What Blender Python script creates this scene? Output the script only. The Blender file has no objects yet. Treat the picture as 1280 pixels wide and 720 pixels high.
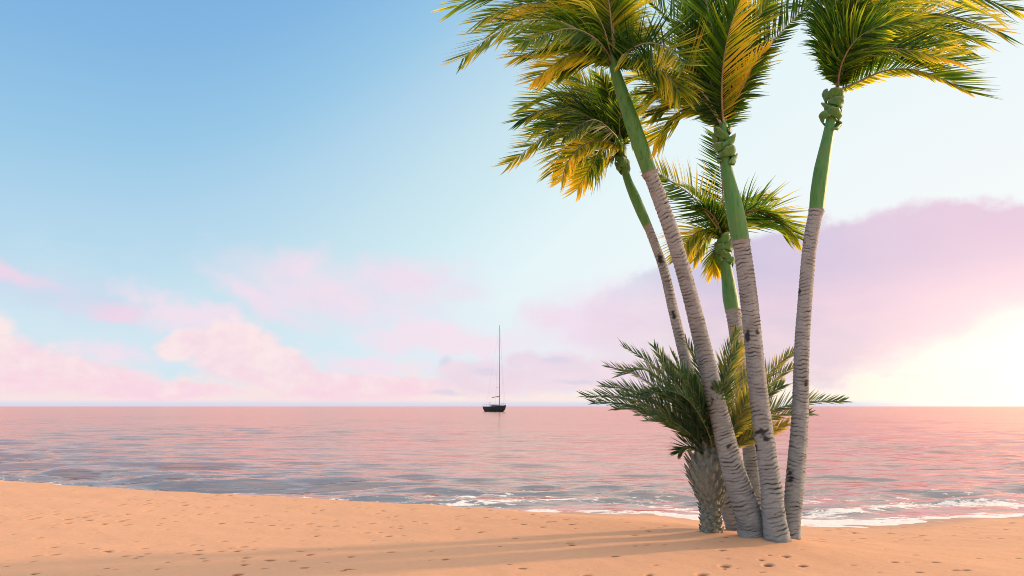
import bpy, math, random
import numpy as np
from mathutils import Vector, Matrix, noise as mnoise

R = math.radians
sc = bpy.context.scene
COL = sc.collection
random.seed(7)

# ------------------------------------------------------------------ camera
F = 1000.0                      # focal length in units of a 1280 px wide frame
CAM = Vector((0, 0, 1.9))
PITCH = math.atan((508 - 360) / F)
cam_d = bpy.data.cameras.new('camera')
cam = bpy.data.objects.new('camera', cam_d)
COL.objects.link(cam)
cam.location = CAM
cam.rotation_euler = (math.pi / 2 + PITCH, 0, 0)
cam_d.sensor_width = 36.0
cam_d.lens = 36.0 * F / 1280.0
cam_d.clip_start = 0.1
cam_d.clip_end = 60000
sc.camera = cam

def ray(px, py):
    v = Vector(((px - 640) / F, 1.0, (360 - py) / F))
    c, s = math.cos(PITCH), math.sin(PITCH)
    return Vector((v.x, v.y * c - v.z * s, v.y * s + v.z * c))

def at(px, py, Y):
    r = ray(px, py)
    return CAM + r * (Y / r.y)

def azel(px, py):
    r = ray(px, py).normalized()
    return math.degrees(math.atan2(r.x, r.y)), math.degrees(math.asin(r.z))

# ------------------------------------------------------------------ object helpers
def mesh_obj(name, verts, faces, mats, parent=None, smooth=False, fmat=None, attrs=None, uv=None):
    off = parent.matrix_world.translation if parent else Vector((0, 0, 0))
    V = np.asarray(verts, dtype=np.float64).reshape(-1, 3) - np.array(off)
    me = bpy.data.meshes.new(name)
    me.from_pydata(V.tolist(), [], faces if isinstance(faces, list) else faces.tolist())
    for m in (mats if isinstance(mats, (list, tuple)) else [mats]):
        me.materials.append(m)
    if fmat is not None:
        me.polygons.foreach_set('material_index', np.asarray(fmat, dtype=np.int32))
    if smooth:
        me.polygons.foreach_set('use_smooth', np.ones(len(me.polygons), dtype=bool))
    for k, v in (attrs or {}).items():
        a = me.attributes.new(k, 'FLOAT', 'POINT')
        a.data.foreach_set('value', np.asarray(v, dtype=np.float32))
    me.update()
    o = bpy.data.objects.new(name, me)
    COL.objects.link(o)
    if parent:
        o.parent = parent
    return o

def tag(o, label=None, cat=None, group=None, kind=None):
    if label: o['label'] = label
    if cat: o['category'] = cat
    if group: o['group'] = group
    if kind: o['kind'] = kind
    return o

def empty(name, loc, label, cat, group=None):
    o = bpy.data.objects.new(name, None)
    COL.objects.link(o)
    o.location = loc
    o.empty_display_size = 0.3
    bpy.context.view_layer.update()
    return tag(o, label, cat, group)

def catmull(P, n):
    P = [Vector(p) for p in P]
    P = [P[0] * 2 - P[1]] + P + [P[-1] * 2 - P[-2]]
    segs = len(P) - 3
    out = []
    for i in range(n + 1):
        u = i / n * segs
        k = min(int(u), segs - 1)
        t = u - k
        a, b, c, d = P[k:k + 4]
        out.append(0.5 * ((2 * b) + (c - a) * t + (2 * a - 5 * b + 4 * c - d) * t * t + (3 * b - a - 3 * c + d) * t ** 3))
    # resample to even length
    L = [0]
    for i in range(n):
        L.append(L[-1] + (out[i + 1] - out[i]).length)
    res, j = [], 0
    for i in range(n + 1):
        s = L[-1] * i / n
        while j < n - 1 and L[j + 1] < s:
            j += 1
        w = (s - L[j]) / max(1e-9, L[j + 1] - L[j])
        res.append(out[j].lerp(out[j + 1], min(1, max(0, w))))
    return res, L[-1]

class Buf:
    def __init__(s):
        s.v, s.f, s.m, s.a, s.b = [], [], [], [], []
    def vert(s, p, a=0.0, b=0.0):
        s.v.append((p[0], p[1], p[2])); s.a.append(a); s.b.append(b)
        return len(s.v) - 1
    def tube(s, pts, radii, k=6, m=0, a=0.0, cap=True):
        rings = []
        ref = Vector((0, 0, 1))
        n = len(pts)
        T0 = (pts[1] - pts[0]).normalized()
        if abs(T0.dot(ref)) > 0.95: ref = Vector((1, 0, 0))
        X = T0.cross(ref).normalized()
        for i in range(n):
            T = (pts[min(i + 1, n - 1)] - pts[max(i - 1, 0)]).normalized()
            X = (X - T * X.dot(T)).normalized()
            Y = T.cross(X)
            r = radii[i] if hasattr(radii, '__len__') else radii
            rings.append([s.vert(pts[i] + X * (r * math.cos(2 * math.pi * j / k)) + Y * (r * math.sin(2 * math.pi * j / k)), a) for j in range(k)])
        for i in range(n - 1):
            for j in range(k):
                s.f.append((rings[i][j], rings[i][(j + 1) % k], rings[i + 1][(j + 1) % k], rings[i + 1][j])); s.m.append(m)
        if cap:
            s.f.append(tuple(reversed(rings[0]))); s.m.append(m)
            s.f.append(tuple(rings[-1])); s.m.append(m)
    def box(s, c, half, rot=None, m=0):
        c = Vector(c); ids = []
        for x in (-1, 1):
            for y in (-1, 1):
                for z in (-1, 1):
                    p = Vector((x * half[0], y * half[1], z * half[2]))
                    if rot: p = rot @ p
                    ids.append(s.vert(c + p))
        for q in ((0, 1, 3, 2), (4, 6, 7, 5), (0, 4, 5, 1), (2, 3, 7, 6), (0, 2, 6, 4), (1, 5, 7, 3)):
            s.f.append(tuple(ids[i] for i in q)); s.m.append(m)
    def build(s, name, mats, parent=None, smooth=False, an=None, bn=None):
        at_ = {}
        if an: at_[an] = s.a
        if bn: at_[bn] = s.b
        return mesh_obj(name, s.v, s.f, mats, parent, smooth, s.m, at_)

# ------------------------------------------------------------------ node helpers
class NG:
    def __init__(s, nt):
        s.nt = nt
        nt.nodes.clear()
    def n(s, t, **kw):
        nd = s.nt.nodes.new(t)
        for k, v in kw.items(): setattr(nd, k, v)
        return nd
    def l(s, a, b): s.nt.links.new(a, b)
    def put(s, sock, v):
        if isinstance(v, bpy.types.NodeSocket): s.l(v, sock)
        else: sock.default_value = v
    def math(s, op, a, b=None, c=None, clamp=False):
        nd = s.n('ShaderNodeMath', operation=op, use_clamp=clamp)
        s.put(nd.inputs[0], a)
        if b is not None: s.put(nd.inputs[1], b)
        if c is not None: s.put(nd.inputs[2], c)
        return nd.outputs[0]
    def vmath(s, op, a, b=None, out=0):
        nd = s.n('ShaderNodeVectorMath', operation=op)
        s.put(nd.inputs[0], a)
        if b is not None:
            if op == 'SCALE': s.put(nd.inputs[3], b)
            else: s.put(nd.inputs[1], b)
        return nd.outputs[out]
    def sstep(s, x, lo, hi, a=0.0, b=1.0):
        nd = s.n('ShaderNodeMapRange', interpolation_type='SMOOTHSTEP')
        s.put(nd.inputs[0], x); nd.inputs[1].default_value = lo; nd.inputs[2].default_value = hi
        nd.inputs[3].default_value = a; nd.inputs[4].default_value = b
        return nd.outputs[0]
    def lin(s, x, lo, hi, a=0.0, b=1.0):
        nd = s.n('ShaderNodeMapRange')
        s.put(nd.inputs[0], x); nd.inputs[1].default_value = lo; nd.inputs[2].default_value = hi
        nd.inputs[3].default_value = a; nd.inputs[4].default_value = b
        return nd.outputs[0]
    def mix(s, f, a, b, bt='MIX'):
        nd = s.n('ShaderNodeMix', data_type='RGBA', blend_type=bt)
        s.put(nd.inputs[0], f)
        s.put(nd.inputs[6], a); s.put(nd.inputs[7], b)
        return nd.outputs[2]
    def ramp(s, x, stops):
        nd = s.n('ShaderNodeValToRGB')
        s.put(nd.inputs[0], x)
        e = nd.color_ramp.elements
        while len(e) < len(stops): e.new(0.5)
        for i, (p, c) in enumerate(stops):
            e[i].position = p
            e[i].color = (c[0], c[1], c[2], 1)
        return nd.outputs[0]
    def noise(s, vec, scale, detail=4, rough=0.5, dist=0.0, color=False):
        nd = s.n('ShaderNodeTexNoise')
        if vec is not None: s.l(vec, nd.inputs['Vector'])
        nd.inputs['Scale'].default_value = scale
        nd.inputs['Detail'].default_value = detail
        nd.inputs['Roughness'].default_value = rough
        nd.inputs['Distortion'].default_value = dist
        return nd.outputs[1 if color else 0]
    def mapping(s, vec, loc=(0, 0, 0), rot=(0, 0, 0), scale=(1, 1, 1), t='POINT'):
        nd = s.n('ShaderNodeMapping', vector_type=t)
        s.l(vec, nd.inputs[0])
        nd.inputs[1].default_value = loc; nd.inputs[2].default_value = rot; nd.inputs[3].default_value = scale
        return nd.outputs[0]
    def attr(s, name):
        nd = s.n('ShaderNodeAttribute', attribute_name=name)
        return nd.outputs['Fac']
    def bump(s, h, dist, strength=1.0, normal=None):
        nd = s.n('ShaderNodeBump')
        s.put(nd.inputs['Height'], h)
        nd.inputs['Distance'].default_value = dist
        nd.inputs['Strength'].default_value = strength
        if normal is not None: s.l(normal, nd.inputs['Normal'])
        return nd.outputs[0]

def srgb(r, g, b, k=1.0):
    f = lambda c: ((c / 255 + 0.055) / 1.055) ** 2.4 if c > 10 else c / 255 / 12.92
    return (f(r) * k, f(g) * k, f(b) * k, 1)

def new_mat(name):
    m = bpy.data.materials.new(name)
    m.use_nodes = True
    return m, NG(m.node_tree)

# ------------------------------------------------------------------ sky
SUN_AZ, SUN_EL = 71.0, 13.0
def make_world():
    w = bpy.data.worlds.new('World')
    sc.world = w
    w.use_nodes = True
    g = NG(w.node_tree)
    out = g.n('ShaderNodeOutputWorld')
    bg = g.n('ShaderNodeBackground')
    g.l(bg.outputs[0], out.inputs[0])
    sky = g.n('ShaderNodeTexSky', sky_type='NISHITA', sun_disc=False)
    sky.sun_elevation = R(SUN_EL); sky.sun_rotation = R(SUN_AZ)
    sky.dust_density = 1.5; sky.ozone_density = 1.5
    nish = g.vmath('SCALE', sky.outputs[0], 0.08)

    tc = g.n('ShaderNodeTexCoord')
    d = tc.outputs['Generated']
    sep = g.n('ShaderNodeSeparateXYZ'); g.l(d, sep.inputs[0])
    az = g.math('MULTIPLY', g.math('ARCTAN2', sep.outputs[0], sep.outputs[1]), 180 / math.pi)
    el = g.math('MULTIPLY', g.math('ARCSINE', sep.outputs[2]), 180 / math.pi)
    cmb = g.n('ShaderNodeCombineXYZ'); g.l(az, cmb.inputs[0]); g.l(el, cmb.inputs[1])
    P0 = cmb.outputs[0]                                     # direction as (azimuth, elevation) in degrees

    sd = Vector((math.sin(R(47)) * math.cos(R(8)), math.cos(R(47)) * math.cos(R(8)), math.sin(R(8))))
    dot = g.vmath('DOT_PRODUCT', d, tuple(sd), out=1)
    ang = g.math('MULTIPLY', g.math('ARCCOSINE', g.math('MINIMUM', dot, 0.9999)), 180 / math.pi)
    G = g.sstep(ang, 13, 73, 1, 0)
    t = g.math('ADD', g.math('MULTIPLY_ADD', el, -0.62 / 30.0, 0.62), g.math('MULTIPLY', G, 0.80))
    t = g.math('MULTIPLY', t, 0.8, clamp=True)
    grad = g.ramp(t, [(0.0, srgb(122, 175, 228)), (0.115, srgb(136, 188, 232)), (0.215, srgb(157, 205, 237)), (0.30, srgb(183, 219, 242)),
                      (0.40, srgb(203, 232, 244)), (0.50, srgb(217, 242, 249)), (0.62, srgb(236, 252, 255)), (1.0, srgb(254, 255, 255))])
    base = g.mix(0.07, grad, nish)

    wn = g.noise(P0, 0.10, 5, 0.6, color=True)
    warp = g.vmath('SCALE', g.vmath('SUBTRACT', wn, (0.5, 0.5, 0.5)), 9.0)
    Pw = g.vmath('ADD', P0, g.vmath('MULTIPLY', warp, (1.3, 0.5, 0)))
    fn = g.noise(g.mapping(P0, scale=(0.7, 1.4, 1)), 0.35, 7, 0.62)
    fcr = g.noise(g.mapping(P0, loc=(13, 4, 0), scale=(1.0, 1.35, 1)), 0.42, 7, 0.58)

    def blobs(P, lst):
        cur = None
        for (cx, cy, rx, ry, rot) in lst:
            a, e = azel(cx, cy)
            k = 0.0573
            mp = g.mapping(P, (a, e, 0), (0, 0, R(rot)), (rx * k, ry * k, 1), 'TEXTURE')
            b = g.math('SUBTRACT', 1.0, g.vmath('LENGTH', mp, out=1))
            cur = b if cur is None else g.math('SMOOTH_MAX', cur, b, 0.15)
        return cur
    def layer(col, P, lst, amp, nz, lo, hi, ccol, opac=1.0):
        b = blobs(P, lst)
        dns = g.math('MULTIPLY_ADD', g.math('SUBTRACT', nz, 0.5), amp, b)
        m = g.math('MULTIPLY', g.sstep(dns, lo, hi), opac)
        return g.mix(m, col, ccol), m

    # veil over the lower sky, pale lilac to the left, pale cream to the right
    azr = g.sstep(az, -12, 26)
    veil = g.mix(azr, srgb(216, 232, 243), srgb(255, 246, 248))
    vm = g.math('MULTIPLY', g.sstep(g.math('ADD', el, g.math('MULTIPLY', g.math('SUBTRACT', fn, 0.5), 9)), 2, 11.5, 1, 0), 0.62)
    c = g.mix(vm, base, veil)
    # soft wisps
    wcol = g.mix(fcr, srgb(226, 220, 240), srgb(252, 226, 236))
    c, _ = layer(c, Pw, [(420, 365, 190, 48, -12), (510, 355, 120, 42, -5), (330, 372, 120, 26, -22), (375, 335, 60, 40, 0)], 1.0, fn, 0.0, 0.92, wcol, 0.95)
    c, _ = layer(c, Pw, [(120, 378, 62, 13, -9), (12, 333, 60, 14, -16)], 0.5, fn, 0.0, 0.8, srgb(250, 214, 230), 0.95)
    c, _ = layer(c, Pw, [(60, 355, 200, 40, -8)], 0.8, fn, 0.1, 1.0, srgb(208, 214, 238), 0.5)
    c, _ = layer(c, Pw, [(760, 400, 150, 60, 8), (700, 395, 80, 30, 0)], 0.8, fn, 0.0, 0.9, srgb(242, 220, 238), 0.9)
    c, _ = layer(c, Pw, [(560, 425, 150, 34, -4), (250, 395, 150, 30, -14), (150, 430, 90, 22, -8), (480, 455, 130, 24, 0)], 1.5, fcr, 0.05, 0.9, srgb(248, 224, 238), 0.8)
    # large lilac cloud to the right
    lil = g.ramp(g.lin(el, 3.5, 15), [(0.0, srgb(255, 228, 224)), (0.3, srgb(248, 216, 228)), (0.5, srgb(216, 202, 227)), (1.0, srgb(226, 210, 232))])
    lil = g.mix(g.sstep(az, 12, 33, 0, 0.6), g.mix(g.math('MULTIPLY', fn, 0.8), lil, srgb(192, 194, 222)), srgb(250, 210, 224))
    big = [(1010, 385, 190, 108, 3), (1150, 368, 190, 106, 2), (1260, 366, 150, 102, 0), (900, 400, 190, 80, 4), (1410, 385, 220, 118, 0), (1195, 330, 60, 66, 0)]
    c, bm_ = layer(c, g.vmath('ADD', P0, g.vmath('MULTIPLY', warp, (0.5, 0.28, 0))), big, 0.38, fcr, 0.0, 0.17, lil, g.sstep(az, 4, 15, 0.22, 0.97))
    # fade of its slanted underside into the glow
    # (cream band rising to the right)
    ub = g.math('SUBTRACT', el, g.math('MAXIMUM', g.math('MULTIPLY_ADD', az, 0.36, -6.4), 0.4))
    um = g.math('MULTIPLY', g.sstep(g.math('ADD', ub, g.math('MULTIPLY', g.math('SUBTRACT', fn, 0.5), 3)), -1.6, 1.6, 1, 0), g.sstep(az, 6, 18))
    c = g.mix(um, c, g.mix(g.sstep(el, 0, 5, 1, 0), srgb(255, 250, 240), srgb(255, 240, 234)))
    c, _ = layer(c, Pw, [(1110, 462, 110, 10, 2), (1240, 455, 60, 6, 4)], 0.6, fn, 0.0, 1.0, srgb(250, 222, 232), 0.7)
    # low pink banks
    low = g.mix(g.sstep(g.math('ADD', fcr, g.math('MULTIPLY', el, 0.04)), 0.42, 0.80), srgb(248, 214, 228), srgb(255, 232, 232))
    lw = g.math('MULTIPLY', g.sstep(g.math('ADD', el, g.math('MULTIPLY', g.math('SUBTRACT', fcr, 0.5), 7.5)), 0.8, 2.6, 1, 0), 0.85)
    c = g.mix(lw, c, g.mix(azr, g.mix(fn, srgb(252, 212, 222), srgb(255, 240, 228)), srgb(255, 246, 232)))
    Ps = g.vmath('ADD', P0, g.vmath('MULTIPLY', warp, (0.35, 0.30, 0)))
    c, _ = layer(c, Ps, [(300, 440, 62, 44, 0), (345, 458, 70, 34, -25), (245, 430, 45, 22, 0), (400, 480, 130, 20, -6), (480, 482, 110, 16, 0)], 0.85, fcr, 0.0, 0.36, low, 0.88)
    c, _ = layer(c, Ps, [(-20, 448, 130, 42, -6), (100, 462, 110, 26, -10), (200, 488, 110, 14, -4), (-120, 430, 120, 60, 0)], 0.8, fcr, 0.0, 0.40, low, 0.92)
    lav = g.mix(fcr, srgb(222, 208, 230), srgb(254, 222, 228))
    c, _ = layer(c, Ps, [(610, 470, 80, 28, 0), (700, 466, 90, 34, 0), (780, 470, 80, 28, 0), (650, 450, 40, 18, 0)], 0.8, fcr, 0.02, 0.5, lav, 0.8)
    c, _ = layer(c, Ps, [(605, 462, 22, 7, 0), (692, 452, 30, 8, 0), (560, 452, 12, 8, 30), (720, 480, 40, 5, 0), (560, 488, 30, 5, 0)], 0.6, fcr, 0.0, 0.8, srgb(212, 210, 230), 0.55)
    # thin lavender line along the horizon
    c = g.mix(g.math('MULTIPLY', g.sstep(el, 0.05, 0.5, 1, 0), g.sstep(az, 20, 32, 0.9, 0.15)), c, srgb(212, 218, 240))
    # bright veil overhead, added as unseen fill light for the sand; bright glow round the sun (both outside the view)
    hi = g.sstep(el, 33, 58)
    hn = g.noise(d, 2.0, 5, 0.6)
    c = g.mix(g.math('MULTIPLY', hi, g.lin(hn, 0.3, 0.7, 0.55, 1.0)), c, (HIGH_FILL[0], HIGH_FILL[1], HIGH_FILL[2], 1))
    sd2 = Vector((math.sin(R(SUN_AZ)) * math.cos(R(SUN_EL)), math.cos(R(SUN_AZ)) * math.cos(R(SUN_EL)), math.sin(R(SUN_EL))))
    dot2 = g.vmath('DOT_PRODUCT', d, tuple(sd2), out=1)
    gl = g.math('POWER', g.math('MAXIMUM', dot2, 0.0), 60)
    lowr = g.math('MULTIPLY', g.sstep(az, 19, 40), g.sstep(el, 0.5, 12, 1, 0))
    c = g.vmath('ADD', c, g.vmath('SCALE', (0.72, 0.54, 0.26), lowr))
    c = g.vmath('ADD', c, g.vmath('SCALE', (6.0, 3.4, 1.6), gl))
    g.put(bg.inputs[0], c)
    bg.inputs[1].default_value = 1.0
HIGH_FILL = (1.85, 1.78, 1.85)
make_world()

sun_d = bpy.data.lights.new('sun', 'SUN')
sun_d.energy = 5.0
sun_d.angle = R(3.0)
sun_d.color = (1.0, 0.65, 0.38)
sun = bpy.data.objects.new('sun', sun_d)
COL.objects.link(sun)
sdir = Vector((math.sin(R(SUN_AZ)) * math.cos(R(SUN_EL)), math.cos(R(SUN_AZ)) * math.cos(R(SUN_EL)), math.sin(R(SUN_EL))))
sun.rotation_euler = sdir.to_track_quat('Z', 'Y').to_euler()
sun.location = (20, 10, 15)

# ------------------------------------------------------------------ materials
def mat_sand():
    m, g = new_mat('sand')
    out = g.n('ShaderNodeOutputMaterial'); p = g.n('ShaderNodeBsdfPrincipled')
    g.l(p.outputs[0], out.inputs[0])
    tc = g.n('ShaderNodeTexCoord').outputs['Object']
    n1 = g.noise(tc, 0.5, 5, 0.6)
    n2 = g.noise(tc, 9, 4, 0.6)
    n3 = g.noise(tc, 160, 3, 0.7)
    c = g.mix(n1, (0.69, 0.345, 0.180, 1), (0.76, 0.395, 0.212, 1))
    c = g.mix(g.lin(n2, 0.3, 0.7, 0, 0.25), c, (0.52, 0.28, 0.15, 1))
    c = g.mix(g.lin(n3, 0.35, 0.65, 0, 0.35), c, (0.40, 0.22, 0.12, 1))
    # darker sand colour inside the prints
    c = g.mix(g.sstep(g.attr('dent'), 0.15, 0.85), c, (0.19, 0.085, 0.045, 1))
    # wet strip by the waterline
    c = g.mix(g.math('MULTIPLY', g.attr('wet'), 0.6), c, (0.36, 0.21, 0.13, 1))
    g.l(c, p.inputs['Base Color'])
    g.put(p.inputs['Roughness'], g.lin(g.attr('wet'), 0, 1, 0.95, 0.5))
    p.inputs['Specular IOR Level'].default_value = 0.2
    h = g.math('ADD', g.math('MULTIPLY', n3, 0.25), g.math('MULTIPLY', n2, 1.0))
    g.l(g.bump(h, 0.012, 0.6), p.inputs['Normal'])
    return m

def mat_sea():
    m, g = new_mat('sea_water')
    out = g.n('ShaderNodeOutputMaterial')
    tc = g.n('ShaderNodeTexCoord').outputs['Object']
    sep = g.n('ShaderNodeSeparateXYZ'); g.l(tc, sep.inputs[0])
    a1 = g.noise(g.mapping(tc, scale=(0.25, 0.8, 1)), 0.7, 4, 0.6)
    a2 = g.noise(g.mapping(tc, rot=(0, 0, 0.2), scale=(0.5, 1.2, 1)), 3.0, 3, 0.6)
    a3 = g.noise(g.mapping(tc, scale=(0.03, 0.09, 1)), 1.0, 5, 0.6)
    h = g.math('ADD', g.math('MULTIPLY', a1, 1.0), g.math('ADD', g.math('MULTIPLY', a2, 0.10), g.math('MULTIPLY', a3, 2.5)))
    nrm = g.bump(h, 0.16, 0.9)
    foamn = g.noise(g.mapping(tc, scale=(0.8, 1.4, 1)), 3.2, 6, 0.68, 0.6)
    foamf = g.noise(g.mapping(tc, scale=(1.2, 2.2, 1)), 14, 3, 0.6)
    fo = g.attr('foam')
    ff = g.math('ADD', g.math('ADD', fo, g.math('MULTIPLY', g.math('SUBTRACT', foamn, 0.5), 2.4)), g.math('MULTIPLY', g.math('SUBTRACT', foamf, 0.5), 0.5))
    fm = g.math('MULTIPLY', g.sstep(ff, 0.40, 0.62), g.sstep(fo, 0.02, 0.15))
    diff = g.n('ShaderNodeBsdfDiffuse')
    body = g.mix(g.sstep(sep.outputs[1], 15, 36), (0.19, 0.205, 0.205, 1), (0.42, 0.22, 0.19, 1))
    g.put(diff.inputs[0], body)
    gl = g.n('ShaderNodeBsdfGlossy')
    g.put(gl.inputs[0], (1.0, 0.635, 0.55, 1))
    gl.inputs['Roughness'].default_value = 0.12
    g.l(nrm, gl.inputs['Normal'])
    fr = g.n('ShaderNodeFresnel'); fr.inputs[0].default_value = 1.45
    g.l(nrm, fr.inputs['Normal'])
    fac = g.ramp(fr.outputs[0], [(0.0, (0.0,) * 3), (0.12, (0.14,) * 3), (0.30, (0.58,) * 3), (0.52, (0.93,) * 3), (1.0, (1,) * 3)])
    mx = g.n('ShaderNodeMixShader')
    g.l(fac, mx.inputs[0]); g.l(diff.outputs[0], mx.inputs[1]); g.l(gl.outputs[0], mx.inputs[2])
    fd = g.n('ShaderNodeBsdfDiffuse'); fd.inputs[0].default_value = (0.86, 0.77, 0.67, 1)
    g.l(g.bump(ff, 0.05, 0.6), fd.inputs['Normal'])
    mx2 = g.n('ShaderNodeMixShader')
    g.put(mx2.inputs[0], fm); g.l(mx.outputs[0], mx2.inputs[1]); g.l(fd.outputs[0], mx2.inputs[2])
    g.l(mx2.outputs[0], out.inputs[0])
    return m

def mat_trunk():
    m, g = new_mat('palm_bark')
    out = g.n('ShaderNodeOutputMaterial'); p = g.n('ShaderNodeBsdfPrincipled')
    g.l(p.outputs[0], out.inputs[0])
    tc = g.n('ShaderNodeTexCoord').outputs['Object']
    n1 = g.noise(tc, 3.5, 5, 0.65)
    n2 = g.noise(g.mapping(tc, scale=(1, 1, 4.5)), 11, 5, 0.7)
    n3 = g.noise(g.mapping(tc, scale=(2, 2, 10)), 30, 3, 0.6)
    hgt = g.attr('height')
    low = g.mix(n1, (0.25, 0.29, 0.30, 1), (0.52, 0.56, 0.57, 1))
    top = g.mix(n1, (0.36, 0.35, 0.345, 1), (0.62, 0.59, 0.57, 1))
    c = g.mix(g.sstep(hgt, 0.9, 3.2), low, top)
    c = g.mix(g.lin(n2, 0.42, 0.66, 0, 0.55), c, (0.62, 0.62, 0.61, 1))
    c = g.mix(g.lin(n3, 0.53, 0.68, 0, 0.5), c, (0.10, 0.10, 0.10, 1))
    n4 = g.noise(tc, 1.3, 4, 0.7)
    c = g.mix(g.lin(n4, 0.52, 0.70, 0, 0.5), c, (0.17, 0.16, 0.14, 1))
    c = g.mix(g.math('MULTIPLY', g.attr('ring'), 1.15, clamp=True), c, (0.035, 0.035, 0.038, 1))
    c = g.mix(g.math('MULTIPLY', g.attr('scar'), 0.92), c, (0.03, 0.028, 0.03, 1))
    g.l(c, p.inputs['Base Color'])
    p.inputs['Roughness'].default_value = 0.85
    p.inputs['Specular IOR Level'].default_value = 0.25
    h = g.math('ADD', n2, g.math('MULTIPLY', n3, 0.7))
    g.l(g.bump(h, 0.03, 0.9), p.inputs['Normal'])
    return m

def mat_shaft():
    m, g = new_mat('green_crownshaft')
    out = g.n('ShaderNodeOutputMaterial'); p = g.n('ShaderNodeBsdfPrincipled')
    g.l(p.outputs[0], out.inputs[0])
    tc = g.n('ShaderNodeTexCoord').outputs['Object']
    n1 = g.noise(g.mapping(tc, scale=(9, 9, 0.7)), 2.2, 4, 0.6)
    n2 = g.noise(tc, 5, 4, 0.6)
    c = g.mix(n1, (0.035, 0.155, 0.025, 1), (0.105, 0.31, 0.065, 1))
    c = g.mix(g.lin(n2, 0.5, 0.8, 0, 0.5), c, (0.13, 0.23, 0.05, 1))
    n3 = g.noise(g.mapping(tc, scale=(14, 14, 1.6)), 2.5, 4, 0.7)
    c = g.mix(g.lin(n3, 0.54, 0.66, 0, 0.75), c, (0.17, 0.19, 0.06, 1))
    c = g.mix(g.lin(n3, 0.34, 0.46, 0.75, 0), c, (0.025, 0.08, 0.02, 1))
    c = g.mix(g.attr('edge'), c, (0.42, 0.32, 0.24, 1))
    g.l(c, p.inputs['Base Color'])
    p.inputs['Roughness'].default_value = 0.5
    g.l(g.bump(n1, 0.02, 0.4), p.inputs['Normal'])
    return m

def mat_leaf(name, stops, trans=0.5, rough=0.45):
    m, g = new_mat(name)
    out = g.n('ShaderNodeOutputMaterial'); p = g.n('ShaderNodeBsdfPrincipled')
    tc = g.n('ShaderNodeTexCoord').outputs['Object']
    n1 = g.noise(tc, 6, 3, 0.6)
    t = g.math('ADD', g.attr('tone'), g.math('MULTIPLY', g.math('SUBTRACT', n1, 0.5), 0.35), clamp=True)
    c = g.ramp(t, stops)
    g.l(c, p.inputs['Base Color'])
    p.inputs['Roughness'].default_value = rough
    p.inputs['Specular IOR Level'].default_value = 0.18
    tr = g.n('ShaderNodeBsdfTranslucent')
    c2 = g.mix(1.0, c, (2.5, 2.7, 0.8, 1), 'MULTIPLY')
    g.l(c2, tr.inputs[0])
    mx = g.n('ShaderNodeMixShader'); mx.inputs[0].default_value = trans
    g.l(p.outputs[0], mx.inputs[1]); g.l(tr.outputs[0], mx.inputs[2])
    g.l(mx.outputs[0], out.inputs[0])
    return m

def mat_simple(name, col, rough=0.6, metallic=0.0, var=0.15, scale=3):
    m, g = new_mat(name)
    out = g.n('ShaderNodeOutputMaterial'); p = g.n('ShaderNodeBsdfPrincipled')
    g.l(p.outputs[0], out.inputs[0])
    tc = g.n('ShaderNodeTexCoord').outputs['Object']
    n = g.noise(tc, scale, 4, 0.6)
    g.l(g.mix(n, tuple(c * (1 - var) for c in col[:3]) + (1,), tuple(min(1, c * (1 + var)) for c in col[:3]) + (1,)), p.inputs['Base Color'])
    p.inputs['Roughness'].default_value = rough
    p.inputs['Metallic'].default_value = metallic
    return m

M_SAND = mat_sand(); M_SEA = mat_sea(); M_TRUNK = mat_trunk(); M_SHAFT = mat_shaft()
M_LEAF = mat_leaf('palm_leaflet', [(0.0, (0.018, 0.056, 0.010)), (0.26, (0.060, 0.120, 0.014)), (0.48, (0.16, 0.215, 0.018)), (0.74, (0.46, 0.37, 0.028)), (1.0, (0.60, 0.40, 0.06))])  # golden stops paint warm sunlight into the leaflets, along with some yellowing
M_DLEAF = mat_leaf('date_palm_leaflet', [(0.0, (0.026, 0.066, 0.040)), (0.35, (0.085, 0.130, 0.070)), (0.65, (0.28, 0.23, 0.06)), (1.0, (0.56, 0.40, 0.13))], 0.35, 0.5)
M_RACHIS = mat_simple('frond_rib', (0.26, 0.20, 0.12), 0.55, 0, 0.35, 5)
M_RACHISP = mat_simple('pale_frond_rib', (0.42, 0.40, 0.33), 0.5, 0, 0.3, 5)
M_HUSK = mat_simple('leaf_base_husk', (0.22, 0.235, 0.195), 0.9, 0, 0.75, 16)

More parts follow.
